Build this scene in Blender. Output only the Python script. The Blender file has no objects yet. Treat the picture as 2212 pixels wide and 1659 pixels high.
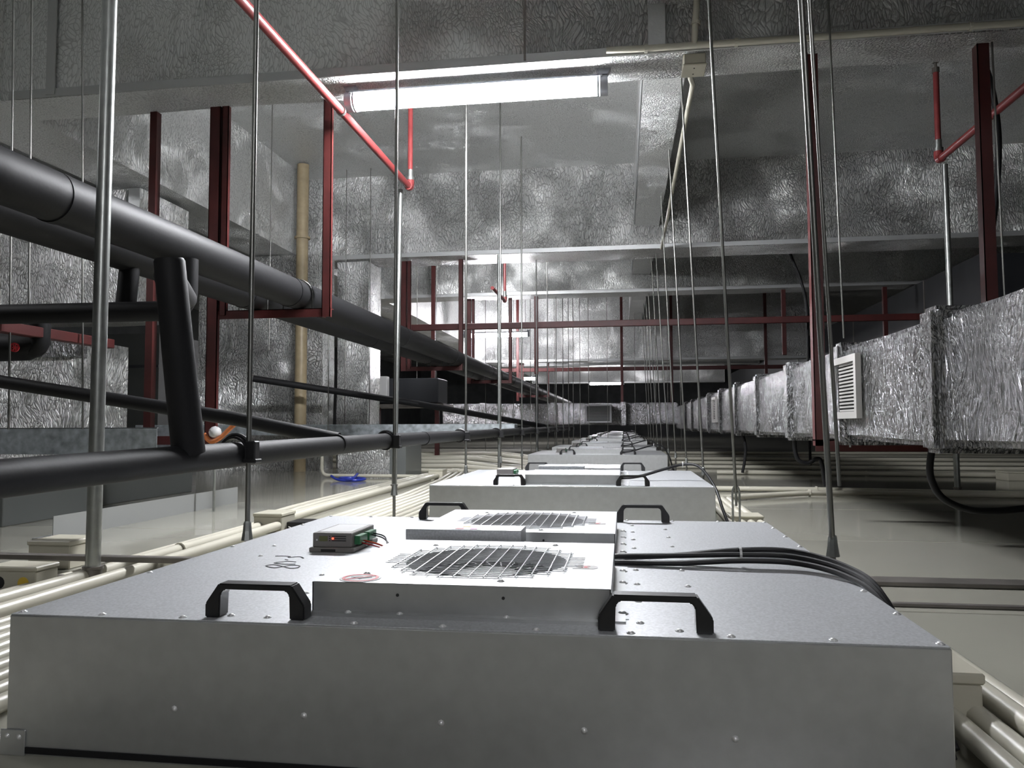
import bpy, bmesh, math, random
from mathutils import Vector, Matrix, noise
random.seed(7)
S = bpy.context.scene
COL = S.collection
V = Vector
PI = math.pi

# ---------------------------------------------------------------- camera, world, exposure
cam_d = bpy.data.cameras.new('camera'); cam = bpy.data.objects.new('camera', cam_d); COL.objects.link(cam)
S.camera = cam
yaw, pitch, roll = .1440156, .0540512, -.0031130
cam_d.sensor_width = 36.0; cam_d.lens = 1657.65 / 2212 * 36.0
cam_d.clip_start = .02; cam_d.clip_end = 200
f = V((-math.sin(yaw)*math.cos(pitch), math.cos(yaw)*math.cos(pitch), math.sin(pitch)))
r0 = V((math.cos(yaw), math.sin(yaw), 0)); u0 = r0.cross(f)
rr = r0*math.cos(roll) + u0*math.sin(roll); uu = u0*math.cos(roll) - r0*math.sin(roll)
cam.matrix_world = Matrix(((rr.x, uu.x, -f.x, 0), (rr.y, uu.y, -f.y, 0), (rr.z, uu.z, -f.z, .43), (0, 0, 0, 1)))
w = bpy.data.worlds.new('world'); S.world = w; w.use_nodes = True
w.node_tree.nodes['Background'].inputs[0].default_value = (.55, .6, .62, 1)
w.node_tree.nodes['Background'].inputs[1].default_value = .02
S.view_settings.view_transform = 'Standard'; S.view_settings.look = 'None'
S.view_settings.gamma = 1; S.view_settings.use_curve_mapping = False
S.view_settings.exposure = 0.85
LAMP = 200.0          # radiance of the tube lights near the camera
LAMP_FAR = 120.0
LAMP_FILL = 62.0    # radiance of the unseen fill tubes added to lift dark foil

# ---------------------------------------------------------------- materials
def mat(name, col, rough=.5, metal=0.0, bump=None, var=None, emit=None, spec=.5, coat=0.0):
    m = bpy.data.materials.new(name); m.use_nodes = True; nt = m.node_tree; N = nt.nodes; L = nt.links
    b = N['Principled BSDF']
    b.inputs['Base Color'].default_value = (*col, 1); b.inputs['Roughness'].default_value = rough
    b.inputs['Metallic'].default_value = metal; b.inputs['Specular IOR Level'].default_value = spec
    b.inputs['Coat Weight'].default_value = coat
    if emit: b.inputs['Emission Color'].default_value = (*emit[0], 1); b.inputs['Emission Strength'].default_value = emit[1]
    if bump or var:
        g = N.new('ShaderNodeNewGeometry')
    if var:      # (scale, amount)
        n = N.new('ShaderNodeTexNoise'); n.inputs['Scale'].default_value = var[0]; n.inputs['Detail'].default_value = 4
        L.new(g.outputs['Position'], n.inputs['Vector'])
        mr = N.new('ShaderNodeMapRange'); mr.inputs[3].default_value = 1-var[1]; mr.inputs[4].default_value = 1+var[1]
        mr.inputs[1].default_value = .3; mr.inputs[2].default_value = .7
        L.new(n.outputs[0], mr.inputs[0])
        mx = N.new('ShaderNodeVectorMath'); mx.operation = 'SCALE'; mx.inputs[0].default_value = col
        L.new(mr.outputs[0], mx.inputs['Scale']); L.new(mx.outputs[0], b.inputs['Base Color'])
    if bump:     # (scale, strength, distance)
        n = N.new('ShaderNodeTexNoise'); n.inputs['Scale'].default_value = bump[0]; n.inputs['Detail'].default_value = 3
        L.new(g.outputs['Position'], n.inputs['Vector'])
        bp = N.new('ShaderNodeBump'); bp.inputs['Strength'].default_value = bump[1]; bp.inputs['Distance'].default_value = bump[2]
        L.new(n.outputs[0], bp.inputs['Height']); L.new(bp.outputs[0], b.inputs['Normal'])
    return m

def foil(name, col, rough, scl, strength, dist, patch=(1.3, .25), metal=1.0, dark=.35, tilt=.5):
    """crinkled aluminium-faced insulation: distorted cell creases, stronger in some patches"""
    m = bpy.data.materials.new(name); m.use_nodes = True; nt = m.node_tree; N = nt.nodes; L = nt.links
    b = N['Principled BSDF']; b.inputs['Metallic'].default_value = metal; b.inputs['Roughness'].default_value = rough
    g = N.new('ShaderNodeNewGeometry')
    d = N.new('ShaderNodeTexNoise'); d.inputs['Scale'].default_value = 2.2; d.inputs['Detail'].default_value = 2
    L.new(g.outputs['Position'], d.inputs['Vector'])
    ad = N.new('ShaderNodeVectorMath'); ad.operation = 'MULTIPLY_ADD'
    ad.inputs[1].default_value = (.35, .35, .35); L.new(d.outputs['Color'], ad.inputs[0]); L.new(g.outputs['Position'], ad.inputs[2])
    mp = N.new('ShaderNodeMapping'); mp.inputs['Scale'].default_value = scl; L.new(ad.outputs[0], mp.inputs['Vector'])
    vo = N.new('ShaderNodeTexVoronoi'); vo.feature = 'DISTANCE_TO_EDGE'; vo.inputs['Scale'].default_value = 1.0
    L.new(mp.outputs[0], vo.inputs['Vector'])
    cl = N.new('ShaderNodeMapRange'); cl.inputs[1].default_value = 0; cl.inputs[2].default_value = .22
    L.new(vo.outputs['Distance'], cl.inputs[0])
    n2 = N.new('ShaderNodeTexNoise'); n2.inputs['Scale'].default_value = 1.7; n2.inputs['Detail'].default_value = 5
    n2.inputs['Roughness'].default_value = .65; L.new(mp.outputs[0], n2.inputs['Vector'])
    sm = N.new('ShaderNodeMath'); sm.operation = 'MULTIPLY_ADD'; sm.inputs[1].default_value = 2.2
    L.new(n2.outputs[0], sm.inputs[0]); L.new(cl.outputs[0], sm.inputs[2])
    pn = N.new('ShaderNodeTexNoise'); pn.inputs['Scale'].default_value = patch[0]; pn.inputs['Detail'].default_value = 2
    L.new(g.outputs['Position'], pn.inputs['Vector'])
    pm = N.new('ShaderNodeMapRange'); pm.inputs[1].default_value = .40; pm.inputs[2].default_value = .58
    pm.inputs[3].default_value = patch[1]*strength; pm.inputs[4].default_value = strength
    L.new(pn.outputs[0], pm.inputs[0])
    bp = N.new('ShaderNodeBump'); bp.inputs['Distance'].default_value = dist
    L.new(pm.outputs[0], bp.inputs['Strength']); L.new(sm.outputs[0], bp.inputs['Height'])
    # every little facet of the crumpled sheet tilts its own way
    vf = N.new('ShaderNodeTexVoronoi'); vf.feature = 'F1'; vf.inputs['Scale'].default_value = 1.25
    L.new(mp.outputs[0], vf.inputs['Vector'])
    sb = N.new('ShaderNodeVectorMath'); sb.operation = 'SUBTRACT'; sb.inputs[1].default_value = (.5, .5, .5)
    L.new(vf.outputs['Color'], sb.inputs[0])
    pk = N.new('ShaderNodeMath'); pk.operation = 'MULTIPLY'; pk.inputs[1].default_value = tilt/max(strength, .01)
    L.new(pm.outputs[0], pk.inputs[0])
    sc_ = N.new('ShaderNodeVectorMath'); sc_.operation = 'SCALE'; L.new(sb.outputs[0], sc_.inputs[0]); L.new(pk.outputs[0], sc_.inputs['Scale'])
    an = N.new('ShaderNodeVectorMath'); an.operation = 'ADD'; L.new(bp.outputs[0], an.inputs[0]); L.new(sc_.outputs[0], an.inputs[1])
    nn = N.new('ShaderNodeVectorMath'); nn.operation = 'NORMALIZE'; L.new(an.outputs[0], nn.inputs[0]); L.new(nn.outputs[0], b.inputs['Normal'])
    # crease shading put into the base colour: darker along the cell edges
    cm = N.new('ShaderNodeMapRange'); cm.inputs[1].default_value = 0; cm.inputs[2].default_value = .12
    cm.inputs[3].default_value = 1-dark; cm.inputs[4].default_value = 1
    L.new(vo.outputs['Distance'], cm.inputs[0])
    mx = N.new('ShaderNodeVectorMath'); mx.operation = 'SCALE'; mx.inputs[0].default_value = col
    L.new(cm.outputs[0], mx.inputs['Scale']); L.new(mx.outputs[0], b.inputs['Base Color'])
    return m

M = dict(
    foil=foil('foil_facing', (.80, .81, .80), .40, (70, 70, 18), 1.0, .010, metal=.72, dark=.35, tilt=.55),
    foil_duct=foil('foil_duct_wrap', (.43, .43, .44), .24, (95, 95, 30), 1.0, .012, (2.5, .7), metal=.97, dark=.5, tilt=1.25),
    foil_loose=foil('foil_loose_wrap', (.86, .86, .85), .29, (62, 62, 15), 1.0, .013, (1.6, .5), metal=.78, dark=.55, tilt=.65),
    tape=mat('foil_tape', (.50, .51, .51), .5, .6, bump=(60, .4, .003)),
    galv=mat('galvanised_sheet', (.50, .512, .528), .40, .45, var=(260, .16), bump=(420, .12, .001)),
    galvside=mat('galvanised_sheet_edge', (.50, .51, .51), .36, .78, var=(40, .05), bump=(300, .05, .001)),
    spangle=mat('spangled_zinc', (.42, .46, .48), .42, .45, var=(22, .35)),
    steel=mat('zinc_rod', (.24, .24, .225), .38, 1.0, bump=(400, .2, .001)),
    pipezinc=mat('galvanised_pipe', (.36, .375, .36), .36, .9, var=(30, .12)),
    screw=mat('bright_screw', (.85, .85, .85), .30, .5),
    floor=mat('glossy_cream_panel', (.325, .318, .27), .10, 0, bump=(1.2, .05, .01), var=(.8, .05)),
    seam=mat('panel_seam', (.66, .65, .58), .5),
    bar=mat('anodised_bar', (.20, .185, .17), .45, .7, var=(12, .15)),
    black=mat('black_rubber_foam', (.011, .011, .012), .58, 0, bump=(90, .12, .002), spec=.22),
    cable=mat('black_cable', (.010, .010, .011), .5, spec=.3),
    plastic=mat('black_plastic', (.010, .010, .011), .38, 0, bump=(500, .1, .0005)),
    red=mat('red_oxide_paint', (.068, .0105, .0095), .5, 0, var=(9, .2)),
    redpipe=mat('red_pipe_paint', (.21, .036, .036), .34, 0, var=(14, .15)),
    pvc=mat('cream_conduit', (.50, .48, .40), .32),
    box=mat('cream_box', (.45, .43, .35), .38),
    concrete=mat('dark_plaster', (.075, .08, .08), .8, var=(3, .2)),
    olive=mat('dark_duct_board', (.055, .058, .055), .6, var=(2, .15)),
    darkduct=mat('black_wrapped_duct', (.018, .020, .024), .6, var=(3, .2)),
    greyboard=mat('grey_casing', (.16, .17, .165), .35, .3, var=(2, .05)),
    whiteboard=mat('white_sheet', (.36, .37, .365), .3, .3),
    tan=mat('tan_flexible_tube', (.36, .29, .18), .42, 0, var=(18, .1)),
    tubefill=mat('tube_glow_fill', (1, 1, 1), .4, 0, emit=((.97, .97, 1.0), LAMP_FILL)),  # glow shared by the added unseen fill tubes
    lampbody=mat('lamp_grey', (.30, .31, .34), .4, .2),
    tube=mat('tube_glow', (1, 1, 1), .4, 0, emit=((.95, .96, 1.0), LAMP)),
    tubefar=mat('tube_glow_far', (1, 1, 1), .4, 0, emit=((.97, .95, 1.0), LAMP_FAR)),
    din=mat('grey_controller_case', (.17, .16, .15), .5),
    label=mat('white_label', (.62, .62, .62), .4),
    labelgrey=mat('grey_label', (.36, .34, .34), .4),
    redprint=mat('red_print', (.50, .03, .04), .4),
    magenta=mat('magenta_print', (.60, .05, .30), .4),
    yellow=mat('yellow_print', (.65, .45, .05), .4),
    led=mat('red_led', (.8, .05, .03), .3, emit=((1, .06, .03), 3)),
    green=mat('green_terminal', (.02, .13, .05), .4),
    olivelabel=mat('olive_label', (.12, .13, .05), .5),
    wirered=mat('red_wire', (.30, .02, .02), .4),
    wireorange=mat('orange_wire', (.55, .18, .04), .4),
    orange=mat('orange_packing', (.55, .16, .04), .5, var=(30, .3)),
    hole=mat('opening_shade', (.012, .012, .012), .7),  # shade inside openings put into a near-black colour; box screws share it
    blade=mat('fan_blade', (.035, .035, .04), .5),
    wire=mat('chromed_guard_wire', (.80, .80, .82), .3, .55),
    ink=mat('marker_ink', (.02, .02, .025), .6),
    tie=mat('cable_tie', (.6, .6, .6), .4),
    blue=mat('blue_tie', (.02, .04, .35), .35),
    louvre=mat('cream_louvre', (.42, .41, .39), .4),
    louvregrey=mat('grey_louvre', (.30, .30, .31), .4, .2),
)

# ---------------------------------------------------------------- mesh helpers
def obj(name, bm, m, parent=None, smooth=False, kind=None, label=None, loc=None):
    me = bpy.data.meshes.new(name); bm.normal_update()
    if smooth:
        for fc in bm.faces: fc.smooth = True
    bm.to_mesh(me); bm.free()
    me.materials.append(M[m] if isinstance(m, str) else m)
    o = bpy.data.objects.new(name, me); COL.objects.link(o)
    if parent: o.parent = parent
    if kind: o['kind'] = kind
    if label: o['label'] = label
    if loc is not None: o.location = loc
    if smooth: me.set_sharp_from_angle(angle=math.radians(40))
    return o
def tag(o, label, cat, group=None):
    o['label'] = label; o['category'] = cat
    if group: o['group'] = group
    return o
def empty(name, label, cat, loc=(0, 0, 0), group=None):
    o = bpy.data.objects.new(name, None); COL.objects.link(o); o.location = loc; o.empty_display_size = .1
    return tag(o, label, cat, group)
def structure(o):
    o['kind'] = 'structure'; return o
def copy_tree(o, parent=None):
    c = o.copy(); COL.objects.link(c)
    if parent: c.parent = parent
    for ch in o.children: copy_tree(ch, c)
    return c

def box(bm, x0, x1, y0, y1, z0, z1, bev=0.0, rot=None, about=None):
    vs = [bm.verts.new((x, y, z)) for x in (x0, x1) for y in (y0, y1) for z in (z0, z1)]
    F = [(0, 1, 3, 2), (4, 6, 7, 5), (0, 4, 5, 1), (2, 3, 7, 6), (0, 2, 6, 4), (1, 5, 7, 3)]
    fs = [bm.faces.new([vs[i] for i in q]) for q in F]
    if bev > 0:
        es = {e for fc in fs for e in fc.edges}
        r = bmesh.ops.bevel(bm, geom=list(es), offset=bev, segments=1, affect='EDGES')
        vs = list({v for v in bm.verts if v.is_valid and v in set(v for fc in r['faces'] for v in fc.verts)})
    if rot: bmesh.ops.rotate(bm, verts=vs, cent=about or (0, 0, 0), matrix=rot)
    return bm
def nbox(*a, **k):
    return box(bmesh.new(), *a, **k)
def smoothpath(P, n=6):
    P = [V(p) for p in P]; out = []
    for i in range(len(P)-1):
        p0 = P[max(i-1, 0)]; p1 = P[i]; p2 = P[i+1]; p3 = P[min(i+2, len(P)-1)]
        for k in range(n):
            t = k/n
            out.append(.5*((2*p1)+(-p0+p2)*t+(2*p0-5*p1+4*p2-p3)*t*t+(-p0+3*p1-3*p2+p3)*t**3))
    out.append(P[-1]); return out
def filletpath(P, rad, n=6):
    """straight legs with round elbows of radius rad"""
    P = [V(p) for p in P]; out = [P[0]]
    for i in range(1, len(P)-1):
        a = (P[i-1]-P[i]); b = (P[i+1]-P[i]); d = min(rad, a.length*.49, b.length*.49)
        pa = P[i]+a.normalized()*d; pb = P[i]+b.normalized()*d
        for k in range(n+1):
            t = k/n; out.append((1-t)**2*pa + 2*t*(1-t)*P[i] + t*t*pb)
    out.append(P[-1]); return out
def tube(bm, P, r, seg=12, cap=True, flat=None):
    P = [V(p) for p in P]; rings = []
    t = (P[1]-P[0]).normalized(); n = t.orthogonal().normalized()
    for i, p in enumerate(P):
        t2 = (P[min(i+1, len(P)-1)]-P[max(i-1, 0)]).normalized()
        q = t.rotation_difference(t2); n = (q @ n).normalized(); t = t2; b = t.cross(n)
        ri = r[i] if isinstance(r, (list, tuple)) else r
        ring = []
        for k in range(seg):
            a = 2*PI*k/seg; o = n*math.cos(a)*ri + b*math.sin(a)*ri
            if flat: o.z *= flat
            ring.append(bm.verts.new(p+o))
        rings.append(ring)
    for A, B in zip(rings, rings[1:]):
        for k in range(seg):
            bm.faces.new((A[k], A[(k+1) % seg], B[(k+1) % seg], B[k]))
    if cap:
        bm.faces.new(list(reversed(rings[0]))); bm.faces.new(rings[-1])
    return bm
def ntube(*a, **k):
    return tube(bmesh.new(), *a, **k)
def ring(bm, c, axis, r0, r1, w, seg=24):
    """flat collar around axis"""
    c = V(c); ax = V(axis).normalized(); n = ax.orthogonal().normalized(); b = ax.cross(n)
    L = []
    for rad, h in ((r0, -w/2), (r1, -w/2), (r1, w/2), (r0, w/2)):
        L.append([bm.verts.new(c+ax*h+(n*math.cos(2*PI*k/seg)+b*math.sin(2*PI*k/seg))*rad) for k in range(seg)])
    for i in range(4):
        A, B = L[i], L[(i+1) % 4]
        for k in range(seg): bm.faces.new((A[k], A[(k+1) % seg], B[(k+1) % seg], B[k]))
    return bm
def prism(bm, pts, axis, a, b):
    """extrude a 2-D outline (u,v) along axis 'x'|'y'|'z' between a and b"""
    def mk(u, v, t):
        return {'x': (t, u, v), 'y': (u, t, v), 'z': (u, v, t)}[axis]
    A = [bm.verts.new(mk(u, v, a)) for u, v in pts]; B = [bm.verts.new(mk(u, v, b)) for u, v in pts]
    n = len(pts)
    bm.faces.new(A); bm.faces.new(list(reversed(B)))
    for i in range(n): bm.faces.new((A[i], B[i], B[(i+1) % n], A[(i+1) % n]))
    bmesh.ops.recalc_face_normals(bm, faces=bm.faces)
    return bm
def foilbox(x0, x1, y0, y1, z0, z1, seg=.2, amp=.006, seed=0):
    """box of soft wrapped insulation: subdivided, gently wavy"""
    bm = nbox(x0, x1, y0, y1, z0, z1)
    for ax, a, b in ((0, x0, x1), (1, y0, y1), (2, z0, z1)):
        n = min(60, int((b-a)/seg))
        for i in range(1, n+1):
            c = [0, 0, 0]; c[ax] = a+(b-a)*i/(n+1); nn = [0, 0, 0]; nn[ax] = 1
            bmesh.ops.bisect_plane(bm, geom=bm.verts[:]+bm.edges[:]+bm.faces[:], plane_co=c, plane_no=nn)
    for v in bm.verts:
        d = noise.noise_vector(v.co*1.7+V((seed, 0, 0)))
        v.co += d*amp
    return bm

# ---------------------------------------------------------------- setting
# floor: walkable panels of the clean-room ceiling below
fl = structure(obj('floor', nbox(-9.2, 9.2, -6.2, 34.2, -.10, -.012), 'seam'))
seams = [-6.2, -4.7, -3.6, -2.5, -1.4, -.3, .80, 1.90, 3.02, 4.11, 5.2, 6.3, 7.4, 8.5, 9.6, 10.7, 11.8, 13.5, 16, 20, 25, 34.2]
for a, b in zip(seams, seams[1:]):
    obj('floor_panel', nbox(-9.2, 9.2, a+.002, b-.002, -.012, 0, bev=.0015), 'floor', fl)
# ceiling slab with foil facing, beams as its parts
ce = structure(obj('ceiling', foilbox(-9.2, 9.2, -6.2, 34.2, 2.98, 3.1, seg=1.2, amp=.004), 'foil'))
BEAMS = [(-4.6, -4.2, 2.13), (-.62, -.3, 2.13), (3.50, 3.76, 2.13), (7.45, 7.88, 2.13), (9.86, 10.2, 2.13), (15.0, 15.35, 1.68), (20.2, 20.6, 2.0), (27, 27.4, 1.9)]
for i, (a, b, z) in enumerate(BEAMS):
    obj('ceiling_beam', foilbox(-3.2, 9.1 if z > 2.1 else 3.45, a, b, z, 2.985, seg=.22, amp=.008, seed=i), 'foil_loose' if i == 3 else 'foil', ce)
    t = bmesh.new()   # tape over the lower front edge
    box(t, -3.15, 9.0 if z > 2.1 else 3.4, a-.011, a-.005, z+.0, z+.045, bev=.002)
    obj('foil_tape', t, 'tape', ce)
obj('long_beam', foilbox(-3.66, -3.2, -6, 30, 2.13, 2.985, seg=.3, amp=.008, seed=9), 'foil', ce)
for a, b in ((-4.2, -.62), (-.3, 3.5), (3.76, 7.45), (7.88, 9.86), (10.2, 15), (15.35, 20.2)):
    obj('joist', foilbox(.13, .36, a-.02, b+.02, 2.36, 2.985, seg=.25, amp=.005, seed=a), 'foil', ce)
    t = bmesh.new(); box(t, .118, .124, a+.02, b-.02, 2.37, 2.44, bev=.002)
    obj('foil_tape', t, 'tape', ce)
t = bmesh.new()
box(t, .13, .21, 3.484, 3.489, 2.14, 2.96, bev=.002)
obj('foil_tape', t, 'tape', ce)
obj('foil_tape', nbox(-.445, -.435, 3.482, 3.489, 2.14, 2.96), 'bar', ce)
obj('foil_tape', nbox(-2.93, -2.88, 3.482, 3.489, 2.14, 2.96), 'tape', ce)
structure(obj('wall_left', nbox(-9.3, -9.2, -6.2, 34.2, -.1, 3.1), 'concrete'))
structure(obj('wall_right', nbox(9.2, 9.3, -6.2, 34.2, -.1, 3.1), 'concrete'))
structure(obj('wall_back', nbox(-9.2, 9.2, -6.3, -6.2, -.1, 3.1), 'concrete'))
structure(obj('wall_front', nbox(-9.2, 9.2, 34.2, 34.3, -.1, 3.1), 'concrete'))

# ---------------------------------------------------------------- fan filter units
LX, RX, ZT = -.811, .359, .182
UW, UD = RX-LX, 1.117
def screw_mesh():
    bm = bmesh.new()
    bmesh.ops.create_uvsphere(bm, u_segments=8, v_segments=4, radius=.0042)
    for v in bm.verts: v.co.z = max(v.co.z, 0)*.75
    tube(bm, [(0, 0, 0), (0, 0, .0008)], .0052, 8)
    me = bpy.data.meshes.new('screw'); bm.to_mesh(me); bm.free(); me.materials.append(M['screw'])
    for p in me.polygons: p.use_smooth = True
    return me
SCREW = screw_mesh()
def screw(parent, x, y, z, front=False, s=1.0):
    o = bpy.data.objects.new('screw', SCREW); COL.objects.link(o); o.parent = parent; o.location = (x, y, z)
    o.scale = (s, s, s)
    if front: o.rotation_euler = (PI/2, 0, 0)
    return o
def handle_bm():
    bm = bmesh.new()
    w2, h, t = .068, .044, .0075
    outer = [(-w2, 0), (-w2, .018), (-w2+.018, h), (w2-.018, h), (w2, .018), (w2, 0)]
    inner = [(w2-.020, 0), (w2-.021, h-t-.006), (w2-.026, h-t), (-w2+.026, h-t), (-w2+.021, h-t-.006), (-w2+.020, 0)]
    prism(bm, outer+inner, 'y', -.012, .012)
    es = [e for e in bm.edges if len(e.link_faces) == 2 and e.calc_face_angle(0) > .3]
    bmesh.ops.bevel(bm, geom=es, offset=.0016, segments=2, affect='EDGES')
    return bm
def holed_top(x0, x1, y0, y1, z, cx, cy, r, th):
    bm = bmesh.new(); n = 48; R0 = []; R1 = []; R2 = []
    for k in range(n):
        a = 2*PI*k/n + PI/4
        c, s = math.cos(a), math.sin(a); m = max(abs(c), abs(s))
        X = cx + (c/m)*((x1-cx) if c > 0 else (cx-x0)); Y = cy + (s/m)*((y1-cy) if s > 0 else (cy-y0))
        R0.append(bm.verts.new((X, Y, z))); R1.append(bm.verts.new((cx+c*r, cy+s*r, z)))
        R2.append(bm.verts.new((cx+c*(r-.012), cy+s*(r-.012), z-th)))
    for k in range(n):
        j = (k+1) % n
        bm.faces.new((R0[k], R0[j], R1[j], R1[k])); bm.faces.new((R1[k], R1[j], R2[j], R2[k]))
    return bm
HZ = .224
def housing(parent, hx0, hx1, hy0, hy1, detail):
    cx, cy = (hx0+hx1)/2 + .007, (hy0+hy1)/2 - .012; r = .122
    bm = holed_top(hx0, hx1, hy0, hy1, HZ, cx, cy, r, .02)
    h = obj('fan_housing', bm, 'galv', parent)
    sk = bmesh.new()
    box(sk, hx0, hx1, hy0, hy0+.0015, ZT, HZ-.0005); box(sk, hx0, hx1, hy1-.0015, hy1, ZT, HZ-.0005)
    box(sk, hx0, hx0+.0015, hy0, hy1, ZT, HZ-.0005); box(sk, hx1-.0015, hx1, hy0, hy1, ZT, HZ-.0005)
    box(sk, hx0, hx1, hy0-.014, hy0, ZT, ZT+.0045); box(sk, hx1, hx1+.018, hy0, hy1, ZT, ZT+.0025)
    obj('housing_skirt', sk, 'galvside', h)
    # the fan in the hole
    d = bmesh.new(); tube(d, [(cx, cy, ZT+.001), (cx, cy, ZT+.004)], r+.004, 40)
    obj('fan_bowl', d, 'hole', h)
    fb = bmesh.new()
    nb = 26
    for k in range(nb):
        a = 2*PI*k/nb
        p0 = V((cx+math.cos(a)*.045, cy+math.sin(a)*.045, 0)); p1 = V((cx+math.cos(a+.35)*.122, cy+math.sin(a+.35)*.122, 0))
        n = (p1-p0).normalized().cross(V((0, 0, 1)))*.0011
        vs = []
        for zz in (ZT+.005, ZT+.024):
            vs.append([fb.verts.new((q.x, q.y, zz)) for q in (p0-n, p1-n, p1+n, p0+n)])
        A, B = vs
        fb.faces.new(B)
        for i in range(4): fb.faces.new((A[i], A[(i+1) % 4], B[(i+1) % 4], B[i]))
    tube(fb, [(cx, cy, ZT+.004), (cx, cy, ZT+.026)], .045, 24)
    obj('fan_wheel', fb, 'blade', h)
    # wire guard
    wl = []
    for i in range(-6, 7):
        u = i*.0205; half = math.sqrt(max(.0, .149**2-u*u))
        if half < .03: continue
        half = math.floor(half/.0125)*.0125+.004
        wl.append(('l', u, half))
    for i in range(-11, 12):
        u = i*.0125; half = math.sqrt(max(.0, .150**2-u*u))
        if half < .03: continue
        half = math.floor(half/.0205)*.0205+.004
        wl.append(('t', u, half))
    joined = bmesh.new()
    for kd, u, half in wl:
        bm = bmesh.new() if detail else joined
        if kd == 'l': P = [(cx+u, cy-half, HZ+.004), (cx+u, cy+half-.004, HZ+.004), (cx+u, cy+half+.001, HZ+.0005)]; rad = .0011
        else: P = [(cx-half, cy+u, HZ+.0017), (cx+half, cy+u, HZ+.0017)]; rad = .0006
        tube(bm, P, rad, 6)
        if detail: obj('guard_wire', bm, 'wire', h, smooth=True)
    if not detail: obj('wire_guard', joined, 'wire', h, smooth=True)
    else: joined.free()
    return cx, cy
H1 = (-.412, -.018, .985, 1.362); H2 = (-.412, -.018, 1.485, 1.862)
FRONT = .929
def make_unit(y0, label, detail):
    u = empty('fan_filter_unit', label, 'fan filter unit', (0, 0, 0), 'fan filter units in a row down the plenum')
    # local coordinates are those of the first unit, root moved by y0-FRONT
    bm = bmesh.new(); box(bm, LX, RX, FRONT, FRONT+UD, .0, ZT-.0015, bev=.0015)
    obj('casing', bm, 'galvside', u)
    obj('top_panel', nbox(LX+.001, RX-.001, FRONT+.001, FRONT+UD-.001, ZT-.0015, ZT, bev=.0006), 'galv', u)
    obj('seam_strip', nbox(-.014, .004, FRONT+.075, FRONT+UD-.06, ZT, ZT+.0012), 'galv', u)
    for hh in (H1, H2): housing(u, *hh, detail)
    hb = None
    for hx, hy in ((-.474, FRONT+.028), (.035, FRONT+.028), (-.474, FRONT+UD-.035), (.045, FRONT+UD-.035)):
        if hb is None: hb = obj('handle', handle_bm(), 'plastic', u, loc=(hx, hy, ZT), smooth=True)
        else:
            c = hb.copy(); COL.objects.link(c); c.location = (hx, hy, ZT)
    # power supply box between the two fans, with stickers and plug
    pb = obj('power_box', nbox(-.40, -.185, 1.385, 1.455, ZT, .240, bev=.001), 'galv', u)
    if detail:
        obj('sticker', nbox(-.318, -.262, 1.390, 1.435, .2402, .2406), 'label', pb, label='white sticker with red and magenta blocks')
        obj('sticker_print', nbox(-.308, -.294, 1.392, 1.408, .2407, .241), 'redprint', pb)
        obj('sticker_print', nbox(-.280, -.268, 1.391, 1.402, .2407, .241), 'magenta', pb)
        obj('sticker_print', nbox(-.300, -.286, 1.422, 1.430, .2407, .241), 'yellow', pb)
    bm = bmesh.new(); tube(bm, [(-.185, 1.42, .206), (-.16, 1.42, .204), (-.135, 1.418, .200)], [.011, .010, .0055], 12)
    for k in range(5): ring(bm, (-.172+.008*k, 1.419, .2045-.001*k), (1, 0, -.1), .006, .0115-.001*k, .003, 12)
    obj('plug', bm, 'plastic', u, smooth=True)
    # controller module
    c = obj('controller', nbox(-.612, -.532, 1.462, 1.60, ZT+.009, ZT+.037, bev=.0015), 'din', u, label='grey electronic controller module')
    bm = bmesh.new(); box(bm, -.617, -.525, 1.455, 1.606, ZT, ZT+.009, bev=.0015); obj('rail_base', bm, 'din', c)
    obj('label_plate', nbox(-.605, -.540, 1.48, 1.59, ZT+.037, ZT+.0375), 'label', c)
    for ty in (1.478, 1.535):
        obj('terminal_block', nbox(-.532, -.520, ty, ty+.045, ZT+.013, ZT+.030, bev=.001), 'green', c)
    if detail:
        obj('clip_slot', nbox(-.592, -.562, 1.4545, 1.4555, ZT+.0015, ZT+.0065), 'hole', c)
        obj('display_label', nbox(-.598, -.581, 1.4612, 1.4618, ZT+.021, ZT+.031), 'olivelabel', c)
        for k in range(3):
            obj('vent_slot', nbox(-.572, -.543, 1.4612, 1.4618, ZT+.0215+.0042*k, ZT+.0232+.0042*k), 'hole', c)
            obj('vent_slot', nbox(-.578, -.5755, 1.4612, 1.4618, ZT+.0215+.0042*k, ZT+.0230+.0042*k), 'hole', c)
        obj('indicator_light', nbox(-.5715, -.568, 1.4600, 1.4612, ZT+.0252, ZT+.0280), 'led', c)
        obj('button', nbox(-.604, -.601, 1.460, 1.462, ZT+.022, ZT+.025), 'screw', c)
        for i, (cc, ys, zs) in enumerate((('cable', 1.55, .030), ('wirered', 1.50, .024), ('wireorange', 1.51, .022), ('wirered', 1.49, .020), ('cable', 1.56, .032))):
            P = smoothpath([(-.520, ys, ZT+zs*.75), (-.49, ys-.015, ZT+zs*.6), (-.44, 1.45-.008*i, ZT+.012), (-.40, 1.44-.010*i, ZT+.014)])
            obj('signal_wire', ntube(P, .0015, 6), cc, c, smooth=True)
        # warning sticker: red ring with a bar over a dark hand shape
        sx, sy, sz = -.355, 1.012, HZ+.0003
        st = obj('warning_sticker', ntube([(sx, sy, sz), (sx, sy, sz+.0004)], .028, 32), 'labelgrey', u, label='round sticker, red ring and bar over a dark shape')
        obj('sticker_ring', ring(bmesh.new(), (sx, sy, sz+.0006), (0, 0, 1), .0205, .0245, .0004, 32), 'redprint', st)
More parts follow.
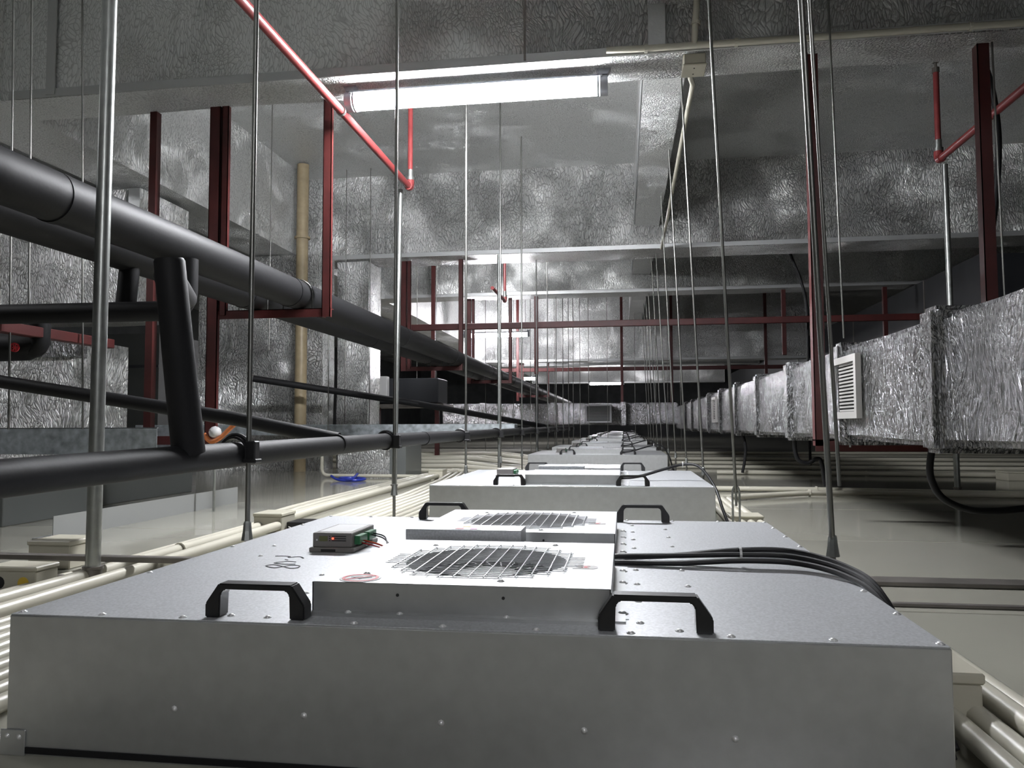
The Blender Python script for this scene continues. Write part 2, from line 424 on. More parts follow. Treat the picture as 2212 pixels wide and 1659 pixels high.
        b = nbox(-.023, .023, -.0012, .0012, 0, .0004); bmesh.ops.rotate(b, verts=b.verts, cent=(0, 0, 0), matrix=Matrix.Rotation(.75, 3, 'Z'))
        bmesh.ops.translate(b, verts=b.verts, vec=(sx, sy, sz+.0007)); obj('sticker_bar', b, 'redprint', st)
        b = bmesh.new(); prism(b, [(sx-.014, sy+.002), (sx-.004, sy-.003), (sx+.002, sy-.009), (sx+.004, sy-.003), (sx+.015, sy+.004), (sx+.004, sy+.003), (sx+.001, sy+.007)], 'z', sz+.0004, sz+.0009)
        obj('sticker_print', b, 'ink', st)
        for hh in ((-.075, 1.130), (-.075, 1.630)):
            b = bmesh.new(); x, y = hh
            prism(b, [(x, y-.013), (x+.030, y-.013), (x+.036, y-.006), (x+.036, y+.006), (x+.030, y+.013), (x, y+.013), (x+.005, y+.006), (x+.005, y-.006)], 'z', HZ+.0002, HZ+.0006)
            s2 = obj('arrow_sticker', b, 'labelgrey', u)
            b = bmesh.new(); box(b, x+.016, x+.021, y-.006, y+.006, HZ+.0006, HZ+.0009); box(b, x+.013, x+.024, y-.0075, y-.0055, HZ+.0006, HZ+.0009); box(b, x+.014, x+.025, y+.0055, y+.0075, HZ+.0006, HZ+.0009)
            obj('sticker_print', b, 'redprint', s2)
        # handwriting 5-28, read from the right-hand side
        def gl(P): return [(-.664+uu_*.053+v*.054, 1.402-uu_*.130, ZT+.0006) for uu_, v in P]
        ch = [[(.02, .05), (.0, .35), (.03, .6), (.10, .55), (.02, .95), (.13, 1.1)],
              [(.27, .45), (.30, .55)],
              [(.44, .85), (.40, .6), (.46, .35), (.55, .1), (.62, .45), (.60, .85)][::-1],
              [(.86, .95), (.72, 1.0), (.70, .7), (.80, .45), (.90, .15), (.78, -.15), (.68, .1), (.78, .4), (.90, .7), (.86, .95)]]
        for P in ch:
            obj('marker_stroke', ntube(smoothpath(gl(P), 5), .0016, 5, flat=.4), 'ink', u)
        for x in (-.685, -.570, -.338, -.224, -.108, .006, .122, .236, .351, -.801): screw(u, x, FRONT+.012, ZT)
        for x, y in ((-.512, .958), (.064, .958), (.10, .985), (-.46, .955), (-.50, 1.235), (-.47, 1.10), (-.69, 1.40), (-.72, 1.52), (-.801, 1.22), (-.801, 1.5), (-.801, 1.85), (-.49, 1.44), (-.46, 1.40), (-.46, 1.44), (-.46, 1.62), (-.46, 1.80)):
            screw(u, x, y, ZT)
        for x in (-.8, -.685, -.57, -.455, -.34, -.224, -.108, .006, .122, .236, .351): screw(u, x, FRONT+UD-.012, ZT)
        for k in range(9): screw(u, -.004, 1.03+.098*k, ZT+.001, s=1.5)
        for k in range(9): screw(u, .018, .99+.118*k, ZT)
        for k in range(7): screw(u, .095, 1.09+.13*k, ZT)
        for k in range(7): screw(u, .351, 1.08+.14*k, ZT)
        for hx0, hx1, hy0, hy1 in (H1, H2):
            for x, y in ((hx0+.055, hy0+.06), (hx1-.145, hy0+.03), (hx0+.09, hy1-.06), (hx1-.10, hy1-.035)): screw(u, x, y, HZ)
            for x in (-.36, -.29, -.15): screw(u, x, hy0-.007, ZT+.0045, s=.9)
            for x in (-.295, -.155):
                o = obj('rivet_hole', ntube([(x, hy0-.0008, .209), (x, hy0+.0002, .209)], .0022, 8), 'hole', u)
        for x in (-.572, -.398, -.223, -.05, .123): screw(u, x, FRONT, .07, front=True, s=.8)
        bk = obj('corner_bracket', nbox(LX-.006, LX+.03, FRONT-.003, FRONT, -.0, .033, bev=.0008), 'galvside', u)
        screw(bk, LX+.005, FRONT-.003, .025, front=True, s=.7); screw(bk, LX+.022, FRONT-.003, .024, front=True, s=.7)
        obj('base_strip', nbox(LX+.03, RX, FRONT-.002, FRONT, .003, .011), 'cable', u)  # black strip along the bottom of the front face
    u.location = (0, y0-FRONT, 0)
    return u
UNITS = [.929, 3.161, 6.52, 8.75, 12.1, 14.33, 17.7, 19.9, 23.3, 25.5]
ORD = ['nearest', 'second', 'third', 'fourth', 'fifth', 'sixth', 'seventh', 'eighth', 'ninth', 'tenth', 'eleventh', 'twelfth', 'thirteenth', 'fourteenth', 'fifteenth', 'sixteenth']
u1 = make_unit(UNITS[0], 'large galvanised fan filter unit filling the foreground, 5-28 handwritten on top', True)
plain = make_unit(UNITS[1], 'galvanised fan filter unit, second in the row from the camera, cable arching over its back', False)
LASTU = plain
for i, y in enumerate(UNITS[2:], 2):
    c = copy_tree(plain); c.location = (0, y-FRONT, 0)
    c['label'] = 'galvanised fan filter unit with black handles, %s in the row from the camera' % ORD[i]
# a few screws on the second unit
for x in (-.8, -.685, -.57, -.455, -.34, -.224, -.108, .006, .122, .236, .351): screw(plain, x, FRONT+.012, ZT)
for k in range(8): screw(plain, .018, .99+.118*k, ZT); screw(plain, .095, 1.0+.12*k, ZT)

# ---------------------------------------------------------------- black supply cables over each unit
def cable_set(k, y):
    t = empty('supply_cable', ('bundle of black cables sagging off the right edge of the %s fan unit' if k == 0 else 'black cable bundle looping over the right edge of the %s fan unit') % ORD[k], 'cable', (0, 0, 0), 'black supply cables on the fan units')
    dy = y-FRONT
    if k == 0:
        ps = [[(-.135, 1.418, .200), (-.08, 1.405, .192), (-.01, 1.402, .196), (.085, 1.40, .199), (.2, 1.40, .203), (.29, 1.385, .203), (.352, 1.31, .195), (.374, 1.22, .176), (.392, 1.12, .10), (.40, 1.05, .02)],
              [(-.05, 1.425, .187), (.0, 1.425, .190), (.085, 1.418, .196), (.2, 1.412, .209), (.29, 1.402, .210), (.354, 1.325, .200), (.378, 1.235, .180), (.398, 1.14, .10), (.41, 1.06, .02)],
              [(-.05, 1.39, .187), (-.01, 1.385, .188), (.085, 1.375, .190), (.2, 1.375, .197), (.29, 1.365, .196), (.346, 1.29, .190), (.369, 1.20, .172), (.386, 1.10, .10), (.395, 1.03, .02)]]
        rad = .0048
    else:
        z = .030
        ps = []
        for j in range(2):
            o = j*.012
            ps.append([(-.135, 1.418+dy, .200), (-.03, 1.30+dy+o, .192), (.06, 1.26+dy+o, .200), (.17, 1.28+dy+o, .212+z*.6), (.26, 1.30+dy+o, .222+z), (.33, 1.26+dy+o, .215+z), (.385, 1.18+dy+o, .165), (.405, 1.08+dy+o, .08), (.42, 1.0+dy+o, .02)])
        rad = .006
    for P in ps:
        obj('cable', ntube(smoothpath(P, 5), rad, 8), 'cable', t, smooth=True)
    for ti in ((.2, .21) if k == 0 else (.26,)):
        P = ps[0]
        q = min(smoothpath(P, 5), key=lambda p: abs(p.x-ti))
        obj('cable_tie', ring(bmesh.new(), q+V((0, .004, 0)), (1, 0, 0), .0115, .0135, .004, 14), 'tie', t)
        if k == 0: break
for i, y in enumerate(UNITS): cable_set(i, y)

# ---------------------------------------------------------------- hanger rods beside the units
def rod(label, p0, p1, r=.006, coupler=None, group=None, clamp=None, fork=False):
    t = empty('hanger_rod', label, 'hanger rod', p0, group)
    a = V((0, 0, 0)); b = V(p1)-V(p0)
    obj('rod', ntube([a, b], r, 10), 'steel', t, smooth=True)
    if coupler:
        if fork:
            bm = bmesh.new()
            for s in (-1, 1): tube(bm, filletpath([(0, 0, .035), (s*.013, 0, .012), (s*.013, 0, -.15)], .012), .0042, 8)
            tube(bm, [(0, 0, .05), (0, 0, -.05)], .005, 8)
            obj('turnbuckle', bm, 'pipezinc', t, smooth=True)
        else:
            obj('coupler', ntube([(0, 0, -.01), (0, 0, .012), (0, 0, .03), (0, 0, .034)], [.014, .0105, .009, .007], 8), 'pipezinc', t)
            obj('foot_bolt', ntube([(0, 0, -p0[2]+.002), (0, 0, 0)], .006, 8), 'steel', t, smooth=True)
            obj('foot_plate', nbox(-.022, .022, -.022, .022, -p0[2], -p0[2]+.005), 'pipezinc', t)
    if clamp:   # (dx, dy, dz, pipe radius) relative to p0
        c = V(clamp[:3]); R = clamp[3]
        bm = bmesh.new(); ring(bm, c, (0, 1, 0), R+.0005, R+.006, .024, 28)
        obj('clamp_band', bm, 'plastic', t, smooth=True)
        bm = bmesh.new(); box(bm, c.x+R, c.x+R+.026, c.y-.013, c.y+.013, c.z-.022, c.z+.024, bev=.003)
        box(bm, c.x+R-.005, c.x+R+.03, c.y-.016, c.y+.016, c.z-.028, c.z-.018, bev=.002)
        obj('clamp_lug', bm, 'plastic', t)
        P = [c+V((math.cos(a_)*(R+.009), 0, math.sin(a_)*(R+.009))) for a_ in [math.radians(q) for q in range(40, 150, 12)]]
        obj('clamp_strap', ntube(P, .005, 6), 'plastic', t, smooth=True)
    return t
LEFTY = [1.70, 2.86, 4.21, 5.43, 6.6, 7.75, 8.9, 10.05, 11.2, 12.35, 13.5]
PX, PZ, PR = -.905, .372, .029     # the slim insulated pipe carried by the left rods
for i, y in enumerate(LEFTY):
    top = 2.985 if not any(a-.05 < y < b+.05 for a, b, _ in BEAMS) else 2.135
    rod('threaded hanger rod clamping the slim black pipe left of the units, %s from camera' % ORD[i],
        (-.872, y, .175), (-.868 if i else -.868, y+(.0 if i else .003), top), .0062, True, 'left line of hanger rods',
        clamp=(PX+.872, 0, PZ-.175-.004*0, PR))
RIGHTY = [1.70, 3.10, 4.33, 5.48, 6.6, 7.65, 8.9, 10.0, 11.2, 12.35, 13.5]
for i, y in enumerate(RIGHTY):
    top = {0: (.278, 1.44, 2.985), 1: (.312, 2.96, 2.985)}.get(i, (.335, y-.08, 2.365))
    if any(a-.05 < y < b+.05 for a, b, _ in BEAMS): top = (.335, y, 2.135)
    rod('threaded hanger rod right of the fan units, %s from the camera' % ORD[i],
        (.43, y, .165), top, .0062, True, 'right line of hanger rods', fork=(i == 1))
# the doubled partner of the nearest right rod
rod('second thin rod running alongside the nearest right hanger rod', (.452, 1.72, .30), (.292, 1.46, 2.985), .004, None)
# thinner rods carrying services on the left and the middle
extra = [((-2.475, 2.8, .42), (-2.535, 2.8, 2.985), 'thin rod at the far left edge, dropping to the zinc tray'),
         ((-2.40, 2.8, .87), (-2.45, 2.8, 2.985), 'thin rod beside the far left one, ending at the red channel'),
         ((-2.45, 3.2, .42), (-2.53, 3.2, 2.985), 'thin rod between the far left pair and the thick standpipe'),
         ((-2.62, 5.4, 1.0), (-2.62, 5.4, 2.985), 'thin rod in front of the foil column beside the tan tube'),
         ((-2.35, 5.9, .36), (-2.35, 5.9, 2.985), 'thin rod right of the tan tube, reaching the low foil box'),
         ((.94, 3.45, .80), (.90, 3.45, 2.985), 'thin rod just right of the red upright at the foil duct'),
         ((1.66, 3.6, .35), (1.64, 3.6, 2.135), 'thin rod beside the right red upright, behind the foil duct')]
for p0, p1, lb in extra: rod(lb, p0, p1, .0042)
k = 0
for y, xs in ((7.2, (-2.7, -2.45)), (9.3, (-2.85, -2.55, -2.3)), (10.8, (-1.95, -1.3, -.6)), (12.4, (-1.1, -.55, -.25, .9)), (13.3, (-2.4, -1.9, -1.5, .2, .55, .75))):
    for x in xs:
        z0 = {7.2: .45, 9.3: 1.02, 10.8: .05, 12.4: .05, 13.3: .05}[y]
        rod('thin rod in the distant thicket of hanger rods under the ceiling', (x, y, z0), (x, y, 2.985), .0042, None, 'far thin hanger rods')

# ---------------------------------------------------------------- big black insulated pipes and their brackets
def ipipe(name, label, P, R, group=None, joints=(), cat='pipe', seg=28, m='black'):
    t = empty(name, label, cat, P[0], group); o = V(P[0])
    Q = [V(p)-o for p in P]
    obj('insulation', ntube(Q, R, seg), m, t, smooth=True)
    for (p, ax, w_, dr) in joints:
        obj('joint_ring', ring(bmesh.new(), V(p)-o, ax, R*.9, R+dr, w_, seg), m, t, smooth=True)
    return t
R1 = .0755
def longp(x, z, y0, y1): return [(x, y0+(y1-y0)*i/30, z+.002*math.sin(i*1.3)) for i in range(31)]
for x, nm in ((-1.66, 'upper'), (-1.905, 'lower')):
    ipipe('insulated_pipe', 'thick black insulated pipe on the red brackets, %s' % ('the upper, nearer of the pair' if nm == 'upper' else 'the lower, farther of the pair'),
          longp(x, 1.108, -3, 24), R1, 'pair of thick black pipes', [((x, yy, 1.108), (0, 1, 0), .03, .0025) for yy in (2.02, 3.64, 5.6, 7.3, 9.4, 11.3)])
ipipe('insulated_pipe', 'slim black foam-insulated pipe clamped along the left row of hanger rods',
      [(PX, -1.5, PZ-.03), (PX, .98, PZ-.018), (PX, 1.5, PZ-.010), (PX, 2.8, PZ), (PX, 5, PZ+.004), (PX, 14, PZ+.02)], PR, None,
      [((PX, yy, PZ), (0, 1, 0), .012, .0025) for yy in (2.35, 3.42)])
# riser off the slim pipe up to the thick pipe
ipipe('insulated_pipe', 'black insulated riser standing on the slim pipe, mitred at its top',
      [(-.895, 1.487, .375), (-.897, 1.445, .58), (-.899, 1.411, .762), (-.899, 1.410, .768)], [.033, .031, .0295, .026], None)
ipipe('insulated_pipe', 'black insulated link from the mitred riser back to the thick pipe', [(-.915, 1.435, .735), (-1.25, 2.05, .80), (-1.62, 2.62, .90)], .0285, None)
ipipe('insulated_pipe', 'black insulated pipe dropping from the thick pipe and turning left at a round elbow',
      filletpath([(-1.62, 2.66, 1.06), (-1.62, 2.66, .865), (-3.3, 2.66, .875)], .08, 8), .038, None)
ipipe('insulated_pipe', 'short black insulated drop from the farther thick pipe into the horizontal branch',
      [(-1.90, 2.72, 1.05), (-1.90, 2.70, .88)], .037, None)
ipipe('insulated_pipe', 'slim black pipe slanting down from the far left to join the clamped pipe',
      [(-2.9, 2.5, .70), (-2.25, 2.5, .596), (-1.29, 2.42, .455), (-.92, 2.40, .385)], .0235, None)
ipipe('insulated_pipe', 'slim dark pipe slanting down in the distance below the thick pipes',
      [(-3.3, 6.5, .86), (-1.92, 7, .638), (-.93, 9, .42)], .03, None)
# valve with a red wheel at the far left
t = empty('gate_valve', 'black wrapped valve with a small red handwheel at the far left', 'valve', (-2.6, 3.0, .78))
obj('valve_body', ntube([(-.5, 0, .03), (-.3, 0, .01), (-.12, 0, 0), (.03, 0, 0), (.10, 0, .012)], [.05, .055, .062, .06, .035], 20), 'black', t, smooth=True)
obj('elbow', ntube(filletpath([(.0, 0, -.01), (.085, 0, -.01), (.085, 0, .10)], .06), .042, 16), 'black', t, smooth=True)
hw = ring(bmesh.new(), (.03, -.075, -.01), (.2, -1, 0), .014, .020, .007, 20)
for a in range(3):
    d = V((math.cos(a*PI/3), 0, math.sin(a*PI/3)))*.017; tube(hw, [V((.03, -.075, -.01))-d, V((.03, -.075, -.01))+d], .003, 6)
tube(hw, [(.03, -.05, -.01), (.03, -.08, -.01)], .005, 8)
obj('handwheel', hw, 'redprint', t)

def bracket(label, y, xr, xl, zb, ztop, low=None, xe=None):
    t = empty('pipe_bracket', label, 'bracket', (xl, y, zb), 'red painted pipe brackets')
    def L(x0, x1, y0, y1, z0, z1): return (x0-xl, x1-xl, y0-y, y1-y, z0-zb, z1-zb)
    def chan(x0, x1, z0, z1):    # channel section upright, open to the right
        bm = bmesh.new(); box(bm, *L(x0, x1, y-.025, y-.021, z0, z1)); box(bm, *L(x0, x0+.004, y-.025, y+.025, z0, z1)); box(bm, *L(x1-.004, x1, y-.025, y+.0, z0, z1)); return bm
    obj('upright', chan(xr-.045, xr, zb-.02, ztop), 'red', t)
    obj('upright', chan(xl, xl+.06, low if low is not None else zb-.02, ztop), 'red', t)
    if xe is None: obj('upright', chan(xl+.068, xl+.105, zb, ztop), 'red', t)
    bm = bmesh.new(); box(bm, *L(xl, xr, y-.022, y-.018, zb-.02, zb+.025)); box(bm, *L(xl, xr, y-.022, y+.025, zb+.021, zb+.025))
    obj('cross_bar', bm, 'red', t)
    for xx in (-1.66, -1.905):   # U bolts around the pipes
        P = [(xx-xl+math.cos(q)*(R1+.004), -.0, 1.108-zb+math.sin(q)*(R1+.004)) for q in [PI*k/12 for k in range(13)]]
        P = [(P[0][0], 0, .02)]+P+[(P[-1][0], 0, .02)]
        obj('u_bolt', ntube(P, .003, 6), 'steel', t, smooth=True)
    return t
bracket('nearest red steel bracket, hung from the lit beam under both thick pipes', 3.74, -1.476, -2.151, 1.008, 2.122, low=.335)
bracket('red steel bracket holding both thick pipes, second from the camera', 7.6, -1.60, -2.25, 1.008, 2.122)
bracket('red steel bracket holding both thick pipes, third from the camera', 10.03, -1.45, -2.06, 1.008, 2.122)
bracket('red steel bracket holding both thick pipes, farthest one, small in the distance', 15.15, -1.45, -2.06, 1.008, 1.672)
# lower arm and far upright of the first bracket
t = empty('pipe_bracket', 'dark red low frame behind the thick pipes reaching down to the zinc tray', 'bracket', (-2.5, 3.74, .335))
obj('upright', nbox(0, .04, -.02, .02, 0, 1.785), 'red', t)
obj('cross_bar', nbox(.04, .345, -.02, .02, 0, .045), 'red', t)
obj('cross_bar', nbox(-.55, 0, -.02, .02, -.02, .03), 'red', t)
o = obj('steel_channel', nbox(-2.53, -2.48, 2.75, 3.45, .815, .86, bev=.003), 'red'); tag(o, 'short dark red channel under the left branch pipe above the valve', 'channel')
# transverse red channels
o = obj('steel_channel', nbox(-2.35, 9, 7.99, 8.04, 1.455, 1.52, bev=.004), 'red'); tag(o, 'long red channel crossing the whole plenum, nearer of the two', 'channel', 'red cross channels')
o = obj('steel_channel', nbox(-2.6, 3.4, 14.6, 14.66, 1.46, 1.53, bev=.004), 'red'); tag(o, 'long dark red channel crossing the plenum far away', 'channel', 'red cross channels')
for i, (x, z0, z1, y) in enumerate(((-1.12, 1.10, 2.122, 9.95), (-2.44, 1.0, 2.985, 9.7), (.9, .84, 2.98, 14.575), (-.02, .84, 2.98, 14.575), (-2.0, .9, 2.98, 14.575), (2.6, .9, 2.98, 14.575), (3.2, 1.3, 2.122, 9.95), (2.0, 1.3, 2.122, 9.95))):
    o = obj('steel_upright', nbox(x-.025, x+.025, y-.025, y+.025, z0, z1, bev=.003), 'red')
    tag(o, 'dark red far upright, %s' % ('right end of the thick pipes', 'left, between the first two far brackets', 'over the right part of the far cross duct', 'at the middle of the far cross duct', 'left, on the far channel', 'right, on the far channel', 'below the third beam on the right, outer', 'below the third beam on the right, inner')[i], 'upright')

# ---------------------------------------------------------------- foil duct on the right, turning across in the distance
def bead(t, P, ax, grow=.02, wdt=.05, m='foil_duct'):
    pass
def duct(name, label, x0, x1, y0, y1, z0, z1, along, flanges, grow=.026, fw=.115, m='foil_duct'):
    t = empty(name, label, 'duct', (x0, y0, z0))
    bm = foilbox(0, x1-x0, 0, y1-y0, 0, z1-z0, seg=.11, amp=.012, seed=x0)
    es = [e for e in bm.edges if len(e.link_faces) == 2 and e.calc_face_angle(0) > .9]
    bmesh.ops.bevel(bm, geom=es, offset=.018, segments=3, affect='EDGES')
    obj('duct_body', bm, m, t, smooth=True)
    for q in flanges:
        g = grow
        if along == 'y': b = foilbox(-g, x1-x0+g, q-y0-fw/2, q-y0+fw/2, -g, z1-z0+g, seg=.05, amp=.006, seed=q)
        else: b = foilbox(q-x0-fw/2, q-x0+fw/2, -g, y1-y0+g, -g, z1-z0+g, seg=.05, amp=.006, seed=q)
        es = [e for e in b.edges if len(e.link_faces) == 2 and e.calc_face_angle(0) > .9]
        bmesh.ops.bevel(b, geom=es, offset=.016, segments=3, affect='EDGES')
        obj('flange_cover', b, m, t, smooth=True)
    return t
DX = .955
FLG = [2.62*.0+.25, 1.42, 2.50+.03, 3.56, 4.62, 5.68, 6.74, 7.80, 8.86, 9.92, 10.98, 12.04]
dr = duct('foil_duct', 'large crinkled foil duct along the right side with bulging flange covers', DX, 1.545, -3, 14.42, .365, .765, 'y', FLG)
def grille(parent, org, w_, h_, nslat, face, m, deep=.012):
    """org = lower corner in parent space; face 'x' looks to -x, 'y' looks to -y"""
    def B(u0, u1, v0, v1, d0, d1):
        return nbox(org[0]-d1, org[0]-d0, org[1]+u0, org[1]+u1, org[2]+v0, org[2]+v1) if face == 'x' else nbox(org[0]+u0, org[0]+u1, org[1]-d1, org[1]-d0, org[2]+v0, org[2]+v1)
    g = obj('grille_frame', B(0, w_, 0, .028, 0, deep), m, parent)
    obj('frame_side', B(0, w_, h_-.028, h_, 0, deep), m, g); obj('frame_side', B(0, .03, .028, h_-.028, 0, deep), m, g); obj('frame_side', B(w_-.03, w_, .028, h_-.028, 0, deep), m, g)
    obj('grille_recess', B(.03, w_-.03, .028, h_-.028, 0, .002), 'hole', g)  # dark sheet in place of shaded depth behind the slats
    for k in range(nslat):
        z = .034+(h_-.068)*k/(nslat-1)
        obj('slat', B(.03, w_-.03, z-.0035, z+.004, .003, .011), m, g)
grille(dr, (-.010, 3.24+3, .09), .345, .262, 14, 'x', 'louvre', .022)
grille(dr, (-.010, 8.0+3, .09), .345, .262, 12, 'x', 'louvre', .022)
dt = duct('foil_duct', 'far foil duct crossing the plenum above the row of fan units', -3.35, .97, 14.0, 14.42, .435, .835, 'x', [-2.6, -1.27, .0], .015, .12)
grille(dt, (-.688+3.35, -.012, .04), .475, .335, 12, 'y', 'louvregrey', .02)
# red hanger frame of the right duct
t = empty('duct_hanger', 'dark red angle frame carrying the right foil duct, hung from the lit beam', 'bracket', (.875, 3.63, .335))
bm = bmesh.new(); box(bm, -.025, .025, -.025, -.021, 0, 1.80); box(bm, -.025, -.021, -.025, .025, 0, 1.80); obj('upright', bm, 'red', t)
bm = bmesh.new(); box(bm, .705, .755, -.025, -.021, 0, 1.80); box(bm, .705, .709, -.025, .025, 0, 1.80); obj('upright', bm, 'red', t)
bm = bmesh.new(); box(bm, -.025, .755, -.025, -.021, -.025, .028); box(bm, -.025, .755, -.025, .025, .022, .028); obj('cross_bar', bm, 'red', t)
obj('bolt', ntube([(.12, -.03, -.006), (.12, -.03, .022)], .004, 6), 'screw', t)
# black big ducts far right
t = empty('black_duct', 'big near-black duct along the right, its top edge receding behind the foil duct', 'duct', (3.5, 8.1, .95))
obj('duct_body', nbox(0, 1.3, 0, 18, 0, 1.16), 'darkduct', t)
for y in (1.4, 2.8, 4.2, 5.6, 8): obj('duct_seam', nbox(-.006, 0, y, y+.03, 0, 1.16), 'bar', t)
t = empty('black_duct', 'dark duct board box in the gloom at the far left under the thick pipes', 'duct', (-6.4, 8, .0))
obj('duct_body', nbox(0, 1.2, 0, 4, 0, 1.49), 'olive', t); obj('duct_seam', nbox(0, 1.2, -.008, 0, 1.10, 1.13), 'darkduct', t)

# ---------------------------------------------------------------- foil column, tan tube and low foil duct on the left
t = empty('foil_column', 'foil-wrapped square riser from floor to ceiling behind the tan tube', 'riser duct', (-4.2, 7.12, 0))
obj('wrap', foilbox(0, 1.30, 0, .30, 0, 2.12, seg=.2, amp=.012), 'foil_loose', t)
obj('side_wrap', foilbox(1.31, 1.64, .36, .75, 0, 2.12, seg=.2, amp=.010), 'foil_loose', t)
obj('foil_tape', nbox(1.08, 1.12, -.014, -.008, 0, 2.1), 'tape', t)
t = empty('tan_tube', 'tan flexible tube standing upright in front of the foil riser', 'tube', (-3.06, 6.98, 0))
bm = bmesh.new(); P = []; rs = []
for i in range(150):
    P.append((0, 0, 2.97*i/149)); rs.append(.056+.0012*(i % 2))
tube(bm, P, rs, 18); obj('hose', bm, 'tan', t, smooth=True)
obj('collar', ring(bmesh.new(), (0, 0, 2.25), (0, 0, 1), .05, .075, .02, 24), 'tan', t)
obj('pipe_clip', ring(bmesh.new(), (0, 0, 1.78), (0, 0, 1), .056, .060, .014, 24), 'red', t)
t = empty('foil_box', 'low foil-wrapped duct end standing on the floor right of the tan tube', 'duct', (-2.42, 6.3, 0))
obj('wrap', foilbox(0, .46, 0, .5, 0, .35, seg=.1, amp=.008), 'foil_loose', t)
obj('side_panel', nbox(.46, .60, .0, .5, 0, .34), 'greyboard', t)
o = obj('cable_tray', nbox(-4.6, -.95, 6.72, 6.90, .345, .445, bev=.005), 'spangle'); tag(o, 'shallow zinc tray crossing low behind the tan tube', 'tray')
t = empty('foil_duct', 'foil duct end seen through the far left, upper one above the branch pipe', 'duct', (-5.6, 4.85, 1.21))
obj('duct_body', foilbox(0, 2.28, 0, .6, 0, .88, seg=.15, amp=.012, seed=3), 'foil_loose', t)
obj('foil_tape', nbox(2.2, 2.285, -.015, -.006, 0, .88), 'tape', t)
t = empty('foil_duct', 'foil duct end seen through the far left, lower one behind the valve', 'duct', (-5.6, 4.85, .06))
obj('duct_body', foilbox(0, 1.80, 0, .6, 0, .98, seg=.15, amp=.012, seed=4), 'foil_loose', t)
obj('flange_cover', foilbox(0, 1.83, -.03, .1, .86, 1.02, seg=.15, amp=.012, seed=5), 'foil_duct', t)
# fan coil unit
t = empty('fan_coil_unit', 'black fan coil unit with a pale control box below the thick pipes', 'fan coil unit', (-3.0, 8.9, .70))
obj('casing', nbox(0, .82, 0, .5, 0, .30, bev=.012), 'darkduct', t)
obj('control_box', nbox(-.10, .22, -.10, 0, .06, .32, bev=.006), 'label', t)
obj('drip_tray', nbox(-.02, .90, -.06, .5, -.05, -.01), 'bar', t)
obj('leg', nbox(.78, .83, 0, .05, -.70, -.05), 'red', t); obj('leg', nbox(.05, .10, 0, .05, -.70, -.05), 'red', t)

# galvanised tray and boxes on the left
t = empty('cable_tray', 'spangled zinc tray hanging at the left behind the thick standpipe', 'tray', (-3.6, 3.55, .29))
obj('tray_side', nbox(0, 1.29, 0, .003, .0, .135), 'spangle', t); obj('tray_bottom', nbox(0, 1.29, .003, .3, 0, .003), 'spangle', t)
obj('tray_lip', nbox(0, 1.29, 0, .012, .132, .136), 'galv', t)
obj('tray_side', nbox(0, 1.29, .3, .303, 0, .135), 'spangle', t)
t = empty('valve_fitting', 'small copper and white fitting beside the zinc tray', 'fitting', (-2.06, 3.66, .40))
bm = bmesh.new(); bmesh.ops.create_icosphere(bm, subdivisions=2, radius=.032); obj('white_knob', bm, 'label', t, smooth=True)
obj('feed_stem', ntube([(0, 0, -.40), (0, 0, -.03)], .007, 8), 'pipezinc', t)
obj('copper_spout', ntube(smoothpath([(-.06, 0, -.01), (-.02, -.01, -.045), (.03, -.01, -.03), (.07, 0, .01), (.11, 0, .045)]), .012, 8), 'orange', t, smooth=True)
t = empty('steel_angle', 'long pale sheet-metal angle lying on the floor at the left', 'metal angle', (-2.165, 2.68, 0))
bm = bmesh.new(); box(bm, -.003, 0, 0, 1.42, 0, .088); box(bm, -.09, -.003, 0, 1.42, 0, .003)
obj('sheet', bm, 'whiteboard', t)
t = empty('floor_casing', 'low grey casing on the floor behind the pale angle', 'casing', (-2.95, 3.65, 0))
obj('body', nbox(-.8, .12, 0, 1.1, 0, .13, bev=.003), 'greyboard', t)
t = empty('floor_casing', 'low dark grey casing at the far left edge of the floor', 'casing', (-3.6, 2.98, 0))
obj('body', nbox(-.4, .95, 0, .55, 0, .15, bev=.003), 'greyboard', t)

# ---------------------------------------------------------------- sprinkler pipes and standpipes
def sprinkler(label, x, y0, y1, z, head):
    t = empty('sprinkler_pipe', label, 'sprinkler pipe', (x, y1, z), 'red sprinkler pipes')
    obj('branch_pipe', ntube([(0, y0-y1, 0), (0, 0, 0)], .0205, 14), 'redpipe', t, smooth=True)
    obj('elbow', ntube(filletpath([(0, -.045, 0), (0, .002, 0), (0, .004, .05)], .035), .0265, 14), 'redpipe', t, smooth=True)
    obj('fitting', ntube([(0, .004, .05), (0, .004, .07), (0, .004, .072), (0, .004, .12)], [.028, .028, .020, .020], 12), 'pipezinc', t, smooth=True)
    top = head if head else 2.98-z
    obj('riser_pipe', ntube([(0, .004, .12), (0, .004, top)], .0165, 12), 'redpipe', t, smooth=True)
    if head:
        bm = bmesh.new(); tube(bm, [(0, .004, top), (0, .004, top+.03)], .020, 10); tube(bm, [(0, .004, top+.03), (0, .004, top+.06)], .008, 8)
        tube(bm, [(0, .004, top+.06), (0, .004, top+.062)], .016, 10)
        obj('sprinkler_head', bm, 'bar', t)
    obj('pipe_clip', ring(bmesh.new(), (0, -1.25, 0), (0, 1, 0), .020, .025, .02, 16), 'pipezinc', t)
sprinkler('red sprinkler pipe crossing under the lit beam left of the tube light', -1.378, -3, 4.84, 2.0, None)
sprinkler('red sprinkler pipe at the upper right with an upright head', 1.872, -3, 4.80, 2.0, .53)
sprinkler('dull red sprinkler pipe in the distance between the far brackets', -1.42, 8.3, 9.2, 1.95, None)
